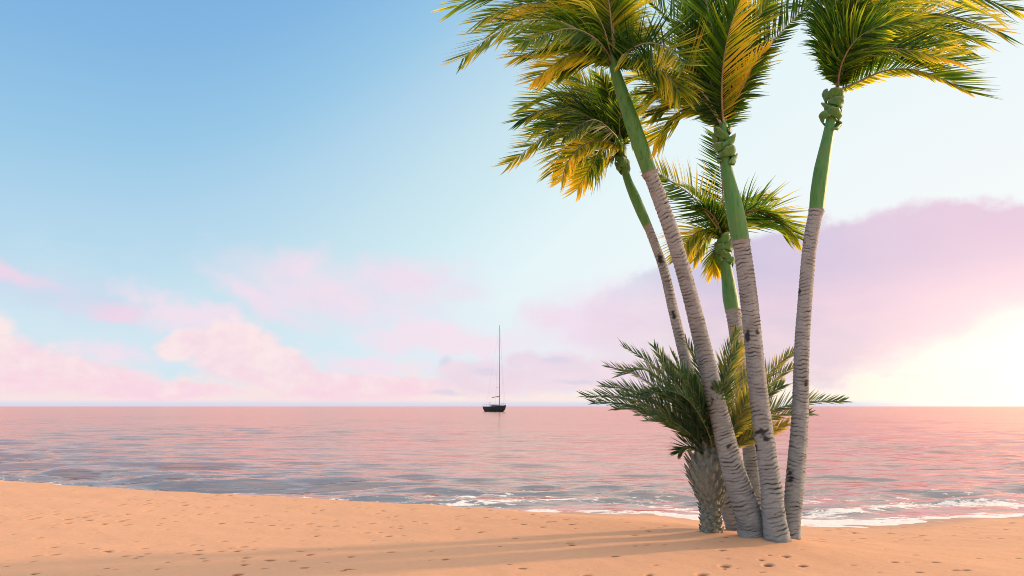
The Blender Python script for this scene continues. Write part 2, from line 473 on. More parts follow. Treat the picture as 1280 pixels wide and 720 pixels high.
# ------------------------------------------------------------------ beach
SH = [(-400, 120), (-60, 42), (-30, 27), (-18, 21.6), (-11.8, 19.3), (-9.2, 17.8), (-7, 16.8), (-5.2, 16.1), (-3.5, 15.5), (-2.2, 14.75), (-1.1, 14.9),
      (0.9, 15.15), (1.9, 15.1), (2.8, 14.75), (3.2, 14.1), (4.9, 13.65), (6.2, 13.75), (8.0, 14.35), (9.3, 14.6), (12, 15.3), (20, 17.5), (60, 30), (400, 110)]
SHX = np.array([a for a, b in SH], float); SHY = np.array([b for a, b in SH], float)
def shore(x):
    s = 0
    for o in (-0.4, -0.2, 0, 0.2, 0.4):
        s = s + np.interp(x + o, SHX, SHY)
    return s / 5
def sm(x, lo, hi):
    t = np.clip((x - lo) / (hi - lo), 0, 1)
    return t * t * (3 - 2 * t)
def ground_base(x, y):
    d = shore(x) - y
    W = 1.0 + 3.6 * sm(x, -2.5, 3.2)
    H = 0.30
    z = np.where(d >= 0, H * sm(d, 0, W) * (1 - 0.35 * sm(x, 2, 6) * sm(-d, -7, -3)), -0.10 * np.minimum(-d, 40) ** 0.9)
    # low terrace across the foreground: its face falls towards the camera and away from the sun
    line = 7.95 + 0.05 * (x + 5) + 0.016 * np.maximum(x + 4, 0) ** 2.0
    line = np.where(x > 2.6, line + 0.0, line)
    fade = sm(x, -40, -20) * (1 - sm(x, 3.0, 5.0)) * (y > -30)
    z = z - 0.04 * (1 - sm(y, line - 0.75, line + 0.02)) * fade
    z = z + 0.016 * np.sin(x * 0.55 + 1.0 + 0.25 * y) * np.sin(y * 0.45 + 0.3 * x) * sm(d, 0.5, 3)
    return z

FOOT = []
rnd = random.Random(11)
# wandering trails of prints
def trail(x, y, a, n, step=0.42):
    for i in range(n):
        s = 1 if i % 2 else -1
        FOOT.append((x - math.sin(a) * 0.11 * s, y + math.cos(a) * 0.11 * s, a + rnd.uniform(-.3, .3), rnd.uniform(.5, .85), rnd.uniform(.8, 1.2)))
        x += math.cos(a) * step * rnd.uniform(.8, 1.2); y += math.sin(a) * step * rnd.uniform(.8, 1.2)
        a += rnd.uniform(-.22, .22)
for k in range(24):
    trail(rnd.uniform(-11, 9), rnd.uniform(7.2, 14.5), rnd.choice([0, math.pi]) + rnd.uniform(-.6, .6), rnd.randint(6, 15))
for k in range(800):
    FOOT.append((rnd.uniform(-12, 11), rnd.uniform(6.6, 16), rnd.uniform(-.7, .7), rnd.uniform(.3, .7), rnd.uniform(.5, 1.3)))

def make_beach():
    xs = np.concatenate([-np.geomspace(9000, 14.2, 50), np.arange(-14, 12.0, 0.028), np.geomspace(12.2, 9000, 50)])
    ys = np.concatenate([-np.geomspace(9000, 6.0, 34), np.linspace(-5.5, 6.2, 30), np.arange(6.4, 12, 0.03), np.arange(12, 17.5, 0.05), np.geomspace(17.7, 90, 60), np.geomspace(100, 9000, 20)])
    X, Y = np.meshgrid(xs, ys)
    Z = ground_base(X, Y)
    # fine unevenness
    rs = np.random.RandomState(3)
    for i in range(26):
        lam = rs.uniform(0.25, 1.8); th = rs.uniform(0, math.pi)
        k = 2 * math.pi / lam
        amp = 0.0011 * lam ** 0.8
        Z += amp * np.sin(k * (X * math.cos(th) + Y * math.sin(th)) + rs.uniform(0, 6.28)) * (np.abs(X) < 14) * (Y > 5.5) * (Y < 18)
    D = np.zeros_like(Z)
    dsh = shore(X) - Y
    for (fx, fy, a, s, dep) in FOOT:
        if shore(fx) - fy < 0.7: continue
        i0, i1 = np.searchsorted(xs, (fx - .45, fx + .45)); j0, j1 = np.searchsorted(ys, (fy - .45, fy + .45))
        if i1 <= i0 or j1 <= j0: continue
        xx = X[j0:j1, i0:i1] - fx; yy = Y[j0:j1, i0:i1] - fy
        u = xx * math.cos(a) + yy * math.sin(a); v = -xx * math.sin(a) + yy * math.cos(a)
        r2 = (u / (0.062 * s)) ** 2 + (v / (0.050 * s)) ** 2
        q = np.exp(-r2 ** 1.4)
        rim = np.exp(-((np.sqrt(r2) - 1.8) / 0.5) ** 2)
        Z[j0:j1, i0:i1] += -0.042 * dep * s * q + 0.006 * dep * s * rim
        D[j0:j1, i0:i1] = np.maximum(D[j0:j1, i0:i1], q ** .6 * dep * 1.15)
    wet = 1 - sm(dsh, 0.15, 0.9 + 0.5 * np.sin(X * 1.3))
    # sand banked up a little against the palm bases
    for (bx, by, r) in BASES:
        rr = np.hypot(X - bx, Y - by)
        Z += 0.035 * np.exp(-(rr / r) ** 2)
    ny, nx = X.shape
    V = np.stack([X, Y, Z], -1).reshape(-1, 3)
    idx = np.arange(nx * ny).reshape(ny, nx)
    Fc = np.stack([idx[:-1, :-1], idx[:-1, 1:], idx[1:, 1:], idx[1:, :-1]], -1).reshape(-1, 4)
    o = mesh_obj('beach', V, Fc, M_SAND, smooth=True, attrs={'dent': D.ravel(), 'wet': np.clip(wet, 0, 1).ravel()})
    tag(o, 'orange tinted sand beach dotted with footprints', 'beach', kind='structure')

def ground_z(x, y):
    return float(ground_base(np.array([x]), np.array([y]))[0])

def make_sea():
    rows = np.concatenate([np.geomspace(9.5, 260, 470), np.geomspace(270, 45000, 40)])
    cols = np.linspace(-1, 1, 720)
    Y, C = np.meshgrid(rows, cols, indexing='ij')
    X = C * (0.85 * Y + 12)
    dy = np.gradient(rows)[:, None] * np.ones_like(X)
    dx = (0.85 * Y + 12) * 2 / 720
    S = Y - shore(X)                        # distance off the shore
    Z = np.zeros_like(X)
    rs = np.random.RandomState(5)
    amp_env = (0.10 + 0.90 * sm(S, 0.1, 3.5)) * (1 - 0.45 * sm(Y, 25, 80)) * (1 + 1.5 * np.exp(-np.maximum(S, 0) / 7))
    calm = 0.65 + 0.35 * np.sin(X * 0.11 + 0.06 * Y) * np.sin(0.09 * Y + 1.7)
    for i in range(46):
        lam = float(np.exp(rs.uniform(math.log(0.35), math.log(6.5))))
        th = math.pi / 2 + rs.normal(0, 0.38) + 0.12
        k = 2 * math.pi / lam
        kx, ky = k * math.cos(th), k * math.sin(th)
        ph = rs.uniform(0, 6.28)
        a = 0.0050 * lam ** 0.85 * (1.5 if lam < 1.2 else (0.8 if lam > 3.5 else 1.25))
        res = 1 - sm(np.maximum(dy * abs(math.sin(th)), dx * abs(math.cos(th))), lam * 0.16, lam * 0.38)
        arg = kx * X + ky * Y + ph + 0.9 * np.sin(0.35 * X + 0.2 * Y + i)
        w = np.sin(arg)
        Z += a * (w + 0.28 * np.cos(2 * arg)) * res
    Z *= amp_env * calm
    # a small shore wave that rolls in
    sw = np.exp(-((S - 1.5 - 0.35 * np.sin(X * 0.8)) / 0.32) ** 2) * (0.5 + 0.5 * np.sin(X * 1.5 - 1.13)) * 0.11 * sm(X, -4, -1)
    sw2 = np.exp(-((S - 3.4 - 0.5 * np.sin(X * 0.5 + 2)) / 0.5) ** 2) * (0.5 + 0.5 * np.sin(X * 0.33 + 2.6)) * 0.07
    Z += sw + sw2
    fx = 0.06 + 0.9 * sm(X, -2.6, -1.4) * (1 - 0.45 * sm(X, 0.3, 1.2) * (1 - sm(X, 2.0, 3.0)))
    edge = np.exp(-np.maximum(S, 0) / 0.30) * 1.15
    second = 0.55 * np.exp(-((S - 1.15 - 0.4 * np.sin(X * 0.9 + 0.5)) / 0.35) ** 2)
    farf = 0.30 * np.exp(-((S - 2.6) / 1.0) ** 2)
    leftf = 0.52 * np.exp(-np.maximum(S - .6, 0) / 0.9)
    foam = np.clip(np.minimum(edge + second + farf, .66 + .25 * np.exp(-np.maximum(S, 0) / .12)) * fx + leftf * (1 - sm(X, -2.6, -1.4)), 0, 1.3)
    ny, nx = X.shape
    V = np.stack([X, Y, Z], -1).reshape(-1, 3)
    idx = np.arange(nx * ny).reshape(ny, nx)
    Fc = np.stack([idx[:-1, :-1], idx[:-1, 1:], idx[1:, 1:], idx[1:, :-1]], -1).reshape(-1, 4)
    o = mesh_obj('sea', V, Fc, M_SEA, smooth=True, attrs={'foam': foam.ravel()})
    tag(o, 'calm pink sunset sea with small ripples and a thin foam edge', 'sea', kind='structure')

# ------------------------------------------------------------------ palms
def make_shaftlike(name, P, rad, mat, parent, ringed, segs_per_m=120, k=36, y0len=0.0, scars=(), seed=0, edge_low=0.0):
    """P: points, rad: radii at the points."""
    n0 = 400
    pts, L = catmull(P, n0)
    # radii along the same parameter
    seg = np.array([0] + [(Vector(P[i + 1]) - Vector(P[i])).length for i in range(len(P) - 1)]).cumsum()
    seg = seg / seg[-1]
    n = max(6, int(L * segs_per_m))
    rs = random.Random(seed)
    # ring positions
    rings = []
    s = rs.uniform(0, .03)
    while s < L:
        rings.append((s, rs.uniform(.5, 1.0), rs.uniform(0, 6.28), rs.uniform(-.012, .012)))
        s += rs.uniform(.032, .062)
    rp = np.array([r[0] for r in rings])
    V, at_ring, at_h, at_scar, at_edge = [], [], [], [], []
    X = Vector((1, 0, 0))
    ph = np.arange(k) * 2 * math.pi / k
    for i in range(n + 1):
        t = i / n
        u = t * n0
        j = min(int(u), n0 - 1)
        c = pts[j].lerp(pts[j + 1], u - j)
        T = (pts[min(j + 3, n0)] - pts[max(j - 3, 0)]).normalized()
        X = (X - T * X.dot(T)).normalized(); Yv = T.cross(X)
        r = float(np.interp(t, seg, rad))
        s_ = t * L
        rr = np.full(k, r)
        ring = np.zeros(k)
        if ringed:
            # wavy offset so that the scars are not perfect circles
            so = s_ + 0.014 * np.sin(ph + seed + s_ * 2.3) + 0.008 * np.sin(3 * ph + s_ * 7) + 0.004 * np.sin(7 * ph + s_ * 19)
            b = np.searchsorted(rp, so) - 1
            b = np.clip(b, 0, len(rp) - 2)
            fr = (so - rp[b]) / (rp[b + 1] - rp[b])
            stg = np.array([rings[q][1] for q in b])
            rr = rr * (1 + 0.11 * stg * (fr ** 1.5 - 0.45))
            part = 0.55 + 0.45 * np.sin(ph * 2 + np.array([rings[q][2] for q in b]))
            ring = np.clip(np.exp(-(fr / 0.20) ** 2) + np.exp(-((1 - fr) / 0.12) ** 2), 0, 1) * stg * part * 1.15
            rr = rr * (1 + 0.02 * np.sin(ph * 3 + s_ * 1.7 + seed) + 0.015 * np.sin(ph * 5 - s_ * 3.1))
        else:
            rr = rr * (1 + 0.012 * np.sin(ph * 4 + seed + s_ * .8))
        for q in range(k):
            p = c + X * (rr[q] * math.cos(ph[q])) + Yv * (rr[q] * math.sin(ph[q]))
            V.append(p)
        at_ring.extend(ring.tolist()); at_h.extend([c.z] * k)
        at_edge.extend([edge_low * math.exp(-(s_ / 0.02) ** 2)] * k)
    V = np.array([tuple(p) for p in V])
    scar = np.zeros(len(V))
    for (px, py, sw_, sh_) in scars:
        # projected position of every vertex on the front of the trunk
        d = V - np.array(CAM)
        c_, s2 = math.cos(PITCH), math.sin(PITCH)
        vy = d[:, 1] * c_ + d[:, 2] * s2; vz = -d[:, 1] * s2 + d[:, 2] * c_
        X2 = 640 + F * d[:, 0] / vy; Y2 = 360 - F * vz / vy
        q = ((X2 - px) / sw_) ** 2 + ((Y2 - py) / sh_) ** 2
        rr_ = np.array([mnoise.noise(Vector((v[0] * 17, v[1] * 17, v[2] * 22))) for v in V]) if len(scars) else 0
        scar = np.maximum(scar, np.clip(1.5 - q - 2.4 * rr_, 0, 1) ** 1.5)
    idx = np.arange((n + 1) * k).reshape(n + 1, k)
    a = idx[:-1]; b = idx[1:]
    Fc = np.stack([a, np.roll(a, -1, 1), np.roll(b, -1, 1), b], -1).reshape(-1, 4).tolist()
    Fc.append(idx[-1].tolist()); Fc.append(idx[0][::-1].tolist())
    return mesh_obj(name, V, Fc, mat, parent, smooth=True, attrs={'ring': at_ring, 'height': at_h, 'scar': scar, 'edge': at_edge})

def make_knot(P, rad, parent, seed, count=9):
    """old leaf sheaths clasping the shaft: cupped scales wrapped round it"""
    rs = random.Random(seed)
    pts, L = catmull(P, 60)
    B = Buf()
    for i in range(count):
        t = (i + 0.5) / count * 0.92
        c = pts[int(t * 60)]
        T = (pts[min(int(t * 60) + 2, 60)] - pts[max(int(t * 60) - 2, 0)]).normalized()
        a0 = i * 2.4 + rs.uniform(-.3, .3)
        X = Vector((math.cos(a0), math.sin(a0), 0)); X = (X - T * X.dot(T)).normalized(); Yv = T.cross(X)
        hh = L / count * rs.uniform(2.0, 3.4)
        span = rs.uniform(1.25, 1.75)
        tilt = rs.uniform(-.55, .55)
        bul = rs.uniform(.25, .55)
        nu, nv = 13, 8
        ids = []
        for v in range(nv):
            fv = v / (nv - 1)
            row = []
            for u in range(nu):
                fu = u / (nu - 1) * 2 - 1
                sp = span * (1 - 0.5 * fv * fv) * fu + tilt * fv
                flare = rad * (1.06 + bul * math.sin(fv * math.pi * .72) * (1 - 0.8 * fu * fu) + 0.10 * fv * abs(fu) + 0.45 * fv ** 3 * (1 - abs(fu)))
                z = (fv - 0.35 - 0.30 * fu * fu * (fv - .4) + tilt * 0.8 * fu) * hh
                p = c + T * z + (X * math.cos(sp) + Yv * math.sin(sp)) * flare
                p += mnoise.noise_vector(p * 16) * rad * .22
                row.append(B.vert(p, 1.0 * math.exp(-((1 - fv) / 0.10) ** 2) * 0.8 + 0.5 * math.exp(-((1 - abs(fu)) / 0.1) ** 2)))
            ids.append(row)
        for v in range(nv - 1):
            for u in range(nu - 1):
                B.f.append((ids[v][u], ids[v][u + 1], ids[v + 1][u + 1], ids[v + 1][u])); B.m.append(0)
    o = B.build('leaf_sheath', M_SHAFT, parent, True, 'edge')
    md = o.modifiers.new('thickness', 'SOLIDIFY'); md.thickness = 0.012; md.offset = -1
    return o

def make_frond(P, parent, L=0.62, n=62, w=0.017, up=(0, 0, 1), roll=0.0, wind=(0, 0, 0), droop=0.5, a0=62, a1=26, vlift=0.15, tone=0.2,
               tvar=0.18, tip=0.35, t0=0.10, r0=0.016, seed=0, lmat=None, rmat=None, nseg=4, sides=(1, 1), toneside=(0, 0), clump=0.0, name='frond'):
    rs = random.Random(seed)
    if lmat is None:
        n = int(n * 1.12); w = w * 1.36; L = L * 1.16; t0 = .04; tvar = .26
    pts, Ln = catmull(P, 80)
    B = Buf()
    rr = [r0 * (1 - 0.82 * i / 80) for i in range(81)]
    B.tube(pts[::4], rr[::4], 6, 1, 0.5)
    up = Vector(up).normalized()
    windv = Vector(wind)
    grav = Vector((0, 0, -1)) * droop
    for i in range(n):
        t = t0 + (1 - t0) * (i + rs.uniform(-.3, .3)) / (n - 1)
        t = min(1, max(t0, t))
        u = t * 80; j = min(int(u), 79)
        c = pts[j].lerp(pts[j + 1], u - j)
        T = (pts[min(j + 2, 80)] - pts[max(j - 2, 0)]).normalized()
        U = (up - T * up.dot(T))
        if U.length < 1e-3: U = Vector((0, -1, 0)) - T * (-T.y)
        U.normalize()
        U = Matrix.Rotation(roll, 3, T) @ U
        S = T.cross(U).normalized()
        tt = (t - t0) / (1 - t0)
        prof = min(1.0, 0.34 + 2.4 * tt) * (1 - 0.55 * max(0, tt - 0.45) / 0.55) 
        for si, sg in enumerate((1, -1)):
            if sides[si] <= 0: continue
            if rs.random() < 0.03: continue
            l = L * prof * rs.uniform(.72, 1.12) * sides[si]
            a = R(a0 + (a1 - a0) * tt ** 0.8 + rs.uniform(-7, 7))
            vl = vlift + rs.uniform(-.18, .18)
            d = T * math.cos(a) + (S * sg * math.cos(vl) + U * math.sin(vl)) * math.sin(a)
            d.normalize()
            wv = T - d * T.dot(d)
            if wv.length < 1e-3: wv = U.copy()
            wv.normalize()
            wv = Matrix.Rotation(rs.uniform(-.7, .7) + 0.35 * sg, 3, d) @ wv
            p = c.copy()
            tn = tone + toneside[si] + rs.uniform(-tvar, tvar) + (0 if lmat else -0.17 + 0.25 * tt)  # higher tone colours sunlit fronds and sides golden, besides yellowed ends
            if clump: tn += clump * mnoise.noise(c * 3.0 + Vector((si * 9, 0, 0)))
            prev = None
            kb = rs.uniform(.7, 1.3)
            for q in range(nseg + 1):
                fq = q / nseg
                ww = w * (0.45 + 1.9 * fq) if fq < .3 else w * (1.02 - 0.95 * ((fq - .3) / .7) ** 1.6)
                tnn = tn + tip * fq ** 2
                a_ = B.vert(p + wv * ww * .5, tnn, fq); b_ = B.vert(p - wv * ww * .5, tnn, fq)
                if prev: 
                    B.f.append((prev[0], prev[1], b_, a_)); B.m.append(0)
                prev = (a_, b_)
                d = (d + (grav + windv) * (0.9 / nseg) * kb * (0.35 + fq)).normalized()
                wv = (wv - d * wv.dot(d)).normalized()
                p = p + d * (l / nseg)
    return B.build(name, [lmat or M_LEAF, rmat or M_RACHIS], parent, True, 'tone', 'along')

BASES = []
def palm(label, Yb, Yt, trunk, shaft, knot, fronds, scars, seed, group=None):
    """trunk / shaft / knot: lists of (px, py, width_px); depth runs from Yb at the base to Yt at the crown"""
    ytop = min(p[1] for p in knot + shaft)
    ybot = max(p[1] for p in trunk)
    def dep(py):
        f = max(0, min(1.15, (ybot - py) / (ybot - ytop)))
        return Yb + (Yt - Yb) * f
    def conv(lst):
        P, rad = [], []
        for (x, y, w) in lst:
            D = dep(y)
            P.append(at(x, y, D)); rad.append(w * .5 / F * D * 1.07)
        return P, rad
    P, rad = conv(trunk)
    base = P[0].copy()
    gz = ground_z(base.x, base.y)
    P.insert(0, P[0] + (P[0] - P[1]).normalized() * 0.10); rad.insert(0, rad[0] * 1.03)
    root = empty('palm_tree', (base.x, base.y, gz), label, 'palm tree', 'palm trees growing in one clump')
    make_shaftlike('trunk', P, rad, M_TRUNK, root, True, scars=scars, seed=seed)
    P, rad = conv(shaft)
    make_shaftlike('crownshaft', P, rad, M_SHAFT, root, False, 30, 28, seed=seed, edge_low=1.0)
    if knot:
        kp, kr = conv(knot)
        make_knot(kp, sum(kr) / len(kr), root, seed)
    for i, fr in enumerate(fronds):
        pts2, dz, kw = fr
        m = len(pts2)
        W = []
        D0 = dep(pts2[0][1])
        for k_, p in enumerate(pts2):
            f = k_ / (m - 1)
            W.append(at(p[0], p[1], D0 + dz * f ** 0.9))
        kw = dict(kw); solo = kw.pop('solo', False)
        make_frond(W, root, seed=seed * 100 + i, **kw)
        # a shorter, greener frond growing close by, on the other side of the crown
        jr = random.Random(seed * 1000 + i)
        if solo: continue
        ex, ey = jr.uniform(-16, 16), jr.uniform(-6, 16)
        sc_ = jr.uniform(.68, .88)
        W = []
        for k_, p in enumerate(pts2):
            f = k_ / (m - 1)
            x = pts2[0][0] + (p[0] - pts2[0][0]) * sc_ + ex * f; y = pts2[0][1] + (p[1] - pts2[0][1]) * sc_ + ey * f ** 1.5
            W.append(at(x, y, D0 + (.35 - dz * .9) * f ** 0.9))
        kw.update(tone=min(kw.get('tone', .2), .42) - .12 + jr.uniform(0, .1), L=kw.get('L', .6) * .88, rmat=None)
        make_frond(W, root, seed=seed * 100 + 50 + i, **kw)
    BASES.append((base.x, base.y, 0.35))
    return root

Z_UP = (0, 0, 1); CAMW = (0, -1, 0.35)
WL = (-0.9, 0.0, 0.0)      # wind to the left
WR = (0.9, 0.0, 0.0)
zb = 1.62
# front left palm
T1 = palm('thick grey palm leaning left in front, longest trunk, crown cut by the top edge', 10.0, 9.3,
    [(941, 668, 33), (936, 645, 31), (920, 600, 27), (909, 560, 24), (896, 505, 22), (881, 442, 20), (862, 367, 18), (840, 292, 18), (812, 215, 17)],
    [(812, 216, 17.5), (803, 190, 19), (789, 150, 18.5), (776, 112, 15), (768, 85, 12), (764, 66, 9)],
    [],
    [
     ([(766, 80), (740, 48), (695, 26), (655, 27), (625, 39), (600, 55), (578, 74)], -0.9, dict(solo=True, L=.60, wind=(-.55, 0, .1), droop=.3, tone=.34, tip=.25, rmat=M_RACHISP, vlift=.1, up=(0, -.8, .6), clump=.5)),
     ([(766, 82), (738, 62), (705, 56), (675, 62), (648, 70)], -0.3, dict(L=.55, wind=(-.9, 0, -.1), droop=.4, tone=.42, up=(0, -.8, .6), clump=.5)),
     ([(766, 78), (745, 30), (705, -2), (655, -16), (600, -6), (572, 8)], .3, dict(L=.75, wind=(-.7, 0, .1), droop=.4, tone=.35, up=(0, -.9, .5), clump=.6)),
     ([(766, 78), (752, 30), (725, -12), (690, -40), (640, -50)], -.6, dict(L=.8, wind=(-.5, 0, -.3), droop=.7, tone=.4, up=(0, -.5, .8), clump=.6)),
     ([(766, 76), (757, 30), (742, -15), (715, -50)], .4, dict(L=.75, wind=(-.3, 0, -.2), droop=.8, tone=.42, tip=.4, clump=.7, up=(0, -1, .3))),
     ([(767, 76), (764, 30), (758, -15), (745, -60)], -.3, dict(L=.7, wind=(-.1, 0, -.3), droop=.8, tone=.30, clump=.6, up=(0, -1, .1))),
     ([(767, 76), (770, 35), (768, -10), (760, -50)], .6, dict(L=.42, wind=(.1, 0, -.2), droop=.5, tone=.20, clump=.3, up=(0, -1, .1))),
     ([(768, 80), (776, 55), (790, 40), (808, 38), (828, 50)], .3, dict(L=.42, wind=(.3, 0, 0), droop=.3, tone=.55, up=(0, -.6, .8))),
     ([(768, 84), (790, 76), (815, 82), (836, 96), (850, 118)], -.4, dict(L=.55, wind=(-.1, 0, -.3), droop=.5, tone=.40, up=(0, -.8, .6), clump=.4)),
     ([(768, 82), (788, 62), (812, 54), (838, 62), (856, 82)], -.7, dict(solo=True, L=.5, wind=(0, 0, .25), droop=.1, tone=.36, up=(0, -1, .1), a0=78, a1=45, toneside=(.1, -.05), clump=.4)),
     ([(766, 80), (744, 44), (712, 14), (672, 4), (632, 12), (600, 26)], -.2, dict(L=.6, wind=(-.6, 0, -.1), droop=.4, tone=.45, up=(0, -.9, .5), clump=.7)),
     ([(766, 84), (742, 70), (712, 70), (688, 84), (668, 100)], -.6, dict(L=.5, wind=(-.8, 0, -.1), droop=.3, tone=.6, up=(0, -.9, .5), clump=.5)),
     ([(767, 84), (750, 70), (722, 72), (700, 84), (684, 100)], .5, dict(L=.5, wind=(-.6, 0, -.2), droop=.5, tone=.55, up=(0, -.7, .7), clump=.5)),
     ([(767, 80), (748, 52), (718, 36), (685, 42), (655, 52)], -1.2, dict(L=.65, wind=(-.7, 0, -.1), droop=.4, tone=.28, up=(0, -.9, .4), clump=.3)),
    ], [(893, 482, 4, 5), (911, 560, 4, 4), ], 1)

# thin back left palm
T0 = palm('thinnest palm, leaning left behind the thick left trunk, small bushy crown', 10.9, 11.0,
    [(921, 660, 24), (914, 640, 22), (897, 590, 18), (875, 520, 15), (857, 450, 13), (842, 390, 12), (829, 335, 11), (810, 283, 10)],
    [(810, 284, 10.5), (802, 266, 12), (793, 245, 12), (785, 226, 9.5), (779, 205, 8.5), (776, 185, 10)],
    [(780, 218, 11), (777, 200, 12), (775, 185, 10), (773, 172, 9)],
    [
     ([(776, 178), (757, 138), (732, 106), (706, 94), (680, 104)], .2, dict(L=.55, wind=(-.5, 0, -.1), droop=.4, tone=.62, up=(0, -.8, .6), clump=.4)),
     ([(776, 176), (754, 142), (722, 118), (690, 116), (655, 132)], .5, dict(L=.6, wind=(-.6, 0, .15), droop=.25, tone=.22, up=(0, -.9, .4), clump=.4)),
     ([(776, 178), (750, 154), (715, 136), (682, 136), (650, 150)], -.4, dict(L=.55, wind=(-.7, 0, 0), droop=.4, tone=.30, up=(0, -.9, .5), clump=.5)),
     ([(776, 180), (748, 160), (714, 152), (686, 166), (660, 186), (637, 205)], -.7, dict(solo=True, L=.5, wind=(-.8, 0, .1), droop=.3, tone=.38, rmat=M_RACHISP, up=(0, -.9, .5), clump=.5)),
     ([(776, 182), (756, 170), (730, 170), (706, 186), (692, 214)], .1, dict(L=.55, wind=(-.6, 0, -.1), droop=.45, tone=.42, up=(0, -.8, .6), clump=.5)),
     ([(776, 184), (764, 182), (748, 192), (736, 212), (722, 236)], -.5, dict(L=.5, wind=(-.6, 0, 0), droop=.3, tone=.55, up=(0, -.9, .5), clump=.4)),
     ([(776, 178), (768, 150), (760, 122), (750, 95)], .6, dict(L=.45, wind=(-.4, 0, 0), droop=.3, tone=.2, up=(0, -1, .2))),
     ([(777, 182), (785, 165), (796, 160), (806, 170)], .3, dict(L=.3, n=36, wind=(0, 0, 0), droop=.4, tone=.5)),
     ([(777, 184), (768, 168), (745, 150), (722, 158), (705, 172)], -1.0, dict(L=.5, wind=(-.5, 0, -.1), droop=.4, tone=.2, up=(0, -.9, .4))),
     ([(777, 186), (772, 192), (762, 198), (752, 205)], .4, dict(L=.3, n=30, wind=(-.3, 0, -.3), droop=.5, tone=.12)),
     ([(776, 180), (752, 152), (724, 134), (694, 142), (668, 164)], .8, dict(L=.5, wind=(-.6, 0, .1), droop=.3, tone=.15, up=(0, -.9, .4), clump=.3)),
     ([(776, 182), (752, 176), (728, 182), (710, 202), (702, 226)], -.9, dict(L=.45, wind=(-.7, 0, .1), droop=.3, tone=.66, up=(0, -.9, .4), clump=.3)),
     ([(776, 178), (779, 150), (787, 128), (797, 112)], .9, dict(L=.4, wind=(.1, 0, 0), droop=.3, tone=.3)),
    ], [(826, 325, 3, 5), (842, 395, 3, 5)], 2)

# centre palm
T2 = palm('thickest upright grey palm at the centre of the clump with a scarred ringed trunk', 9.75, 9.6,
    [(971, 671, 29), (968, 650, 26), (963, 601, 23), (952, 521, 22), (943, 440, 20.5), (935, 367, 20.5), (926, 301, 20)],
    [(926, 302, 20.5), (922, 280, 21.5), (917, 255, 20.5), (911, 225, 15), (907, 200, 12), (904, 175, 14), (903, 155, 12)],
    [(908, 205, 17), (906, 190, 18), (904, 175, 18), (902, 162, 15)],
    [
     ([(903, 162), (886, 142), (862, 136), (838, 148), (818, 178)], -.2, dict(solo=True, L=.55, wind=(-.6, 0, 0), droop=.35, tone=.62, up=(0, -.8, .6), clump=.4)),
     ([(903, 158), (886, 126), (862, 98), (839, 76), (812, 66), (778, 68)], -.6, dict(solo=True, L=.6, wind=(-.08, 0, .2), droop=.1, tone=.34, up=(0, -1, .2), rmat=M_RACHISP, clump=.5, toneside=(0, .2), a0=80, a1=48)),
     ([(904, 156), (890, 112), (868, 70), (846, 34), (812, 2), (780, -18)], .4, dict(solo=True, L=.75, wind=(.2, 0, .1), droop=.1, tone=.05, tip=.1, sides=(1.05, .16), up=(0, -1, .1), a0=62)),
     ([(904, 156), (899, 100), (893, 50), (882, 0), (870, -40)], -.5, dict(L=.62, wind=(0, 0, .1), droop=.2, tone=.10, tip=.15, up=(0, -1, 0), n=80)),
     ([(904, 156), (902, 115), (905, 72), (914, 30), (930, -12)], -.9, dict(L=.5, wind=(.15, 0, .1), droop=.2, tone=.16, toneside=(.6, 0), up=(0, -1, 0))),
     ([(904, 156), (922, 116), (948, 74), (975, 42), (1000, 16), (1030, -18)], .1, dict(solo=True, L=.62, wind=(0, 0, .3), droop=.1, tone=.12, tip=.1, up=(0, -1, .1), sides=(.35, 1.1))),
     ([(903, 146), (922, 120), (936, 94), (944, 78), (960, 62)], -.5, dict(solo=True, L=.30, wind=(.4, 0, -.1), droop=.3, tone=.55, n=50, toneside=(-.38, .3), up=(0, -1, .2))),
     ([(904, 166), (905, 152), (910, 138), (922, 126)], .3, dict(solo=True, L=.34, n=34, wind=(.3, 0, 0), droop=.3, tone=.08, up=(0, -1, 0))),
     ([(904, 156), (914, 95), (934, 40), (958, 0), (985, -30)], .5, dict(L=.6, wind=(.2, 0, .1), droop=.2, tone=.45, up=(0, -1, 0), clump=.7)),
     ([(903, 160), (884, 134), (855, 116), (826, 118), (800, 136)], .5, dict(L=.55, wind=(-.5, 0, -.1), droop=.4, tone=.34, up=(0, -.8, .6), clump=.5)),
     ([(903, 160), (882, 128), (850, 100), (815, 92), (785, 100)], .9, dict(L=.6, wind=(-.5, 0, 0), droop=.3, tone=.3, up=(0, -.9, .5), clump=.4)),
     ([(904, 156), (908, 100), (915, 45), (918, -10)], .3, dict(L=.6, wind=(0, 0, 0), droop=.2, tone=.06, up=(0, -1, 0), n=76)),
     ([(904, 156), (894, 105), (880, 60), (865, 10), (850, -30)], .8, dict(L=.6, wind=(.1, 0, .1), droop=.2, tone=.06, up=(0, -1, 0), n=76)),
    ], [(934, 420, 3, 7), (947, 414, 2.5, 4), (952, 541, 8, 4.5), (958, 548, 3, 5), (943, 560, 3, 6)], 3)

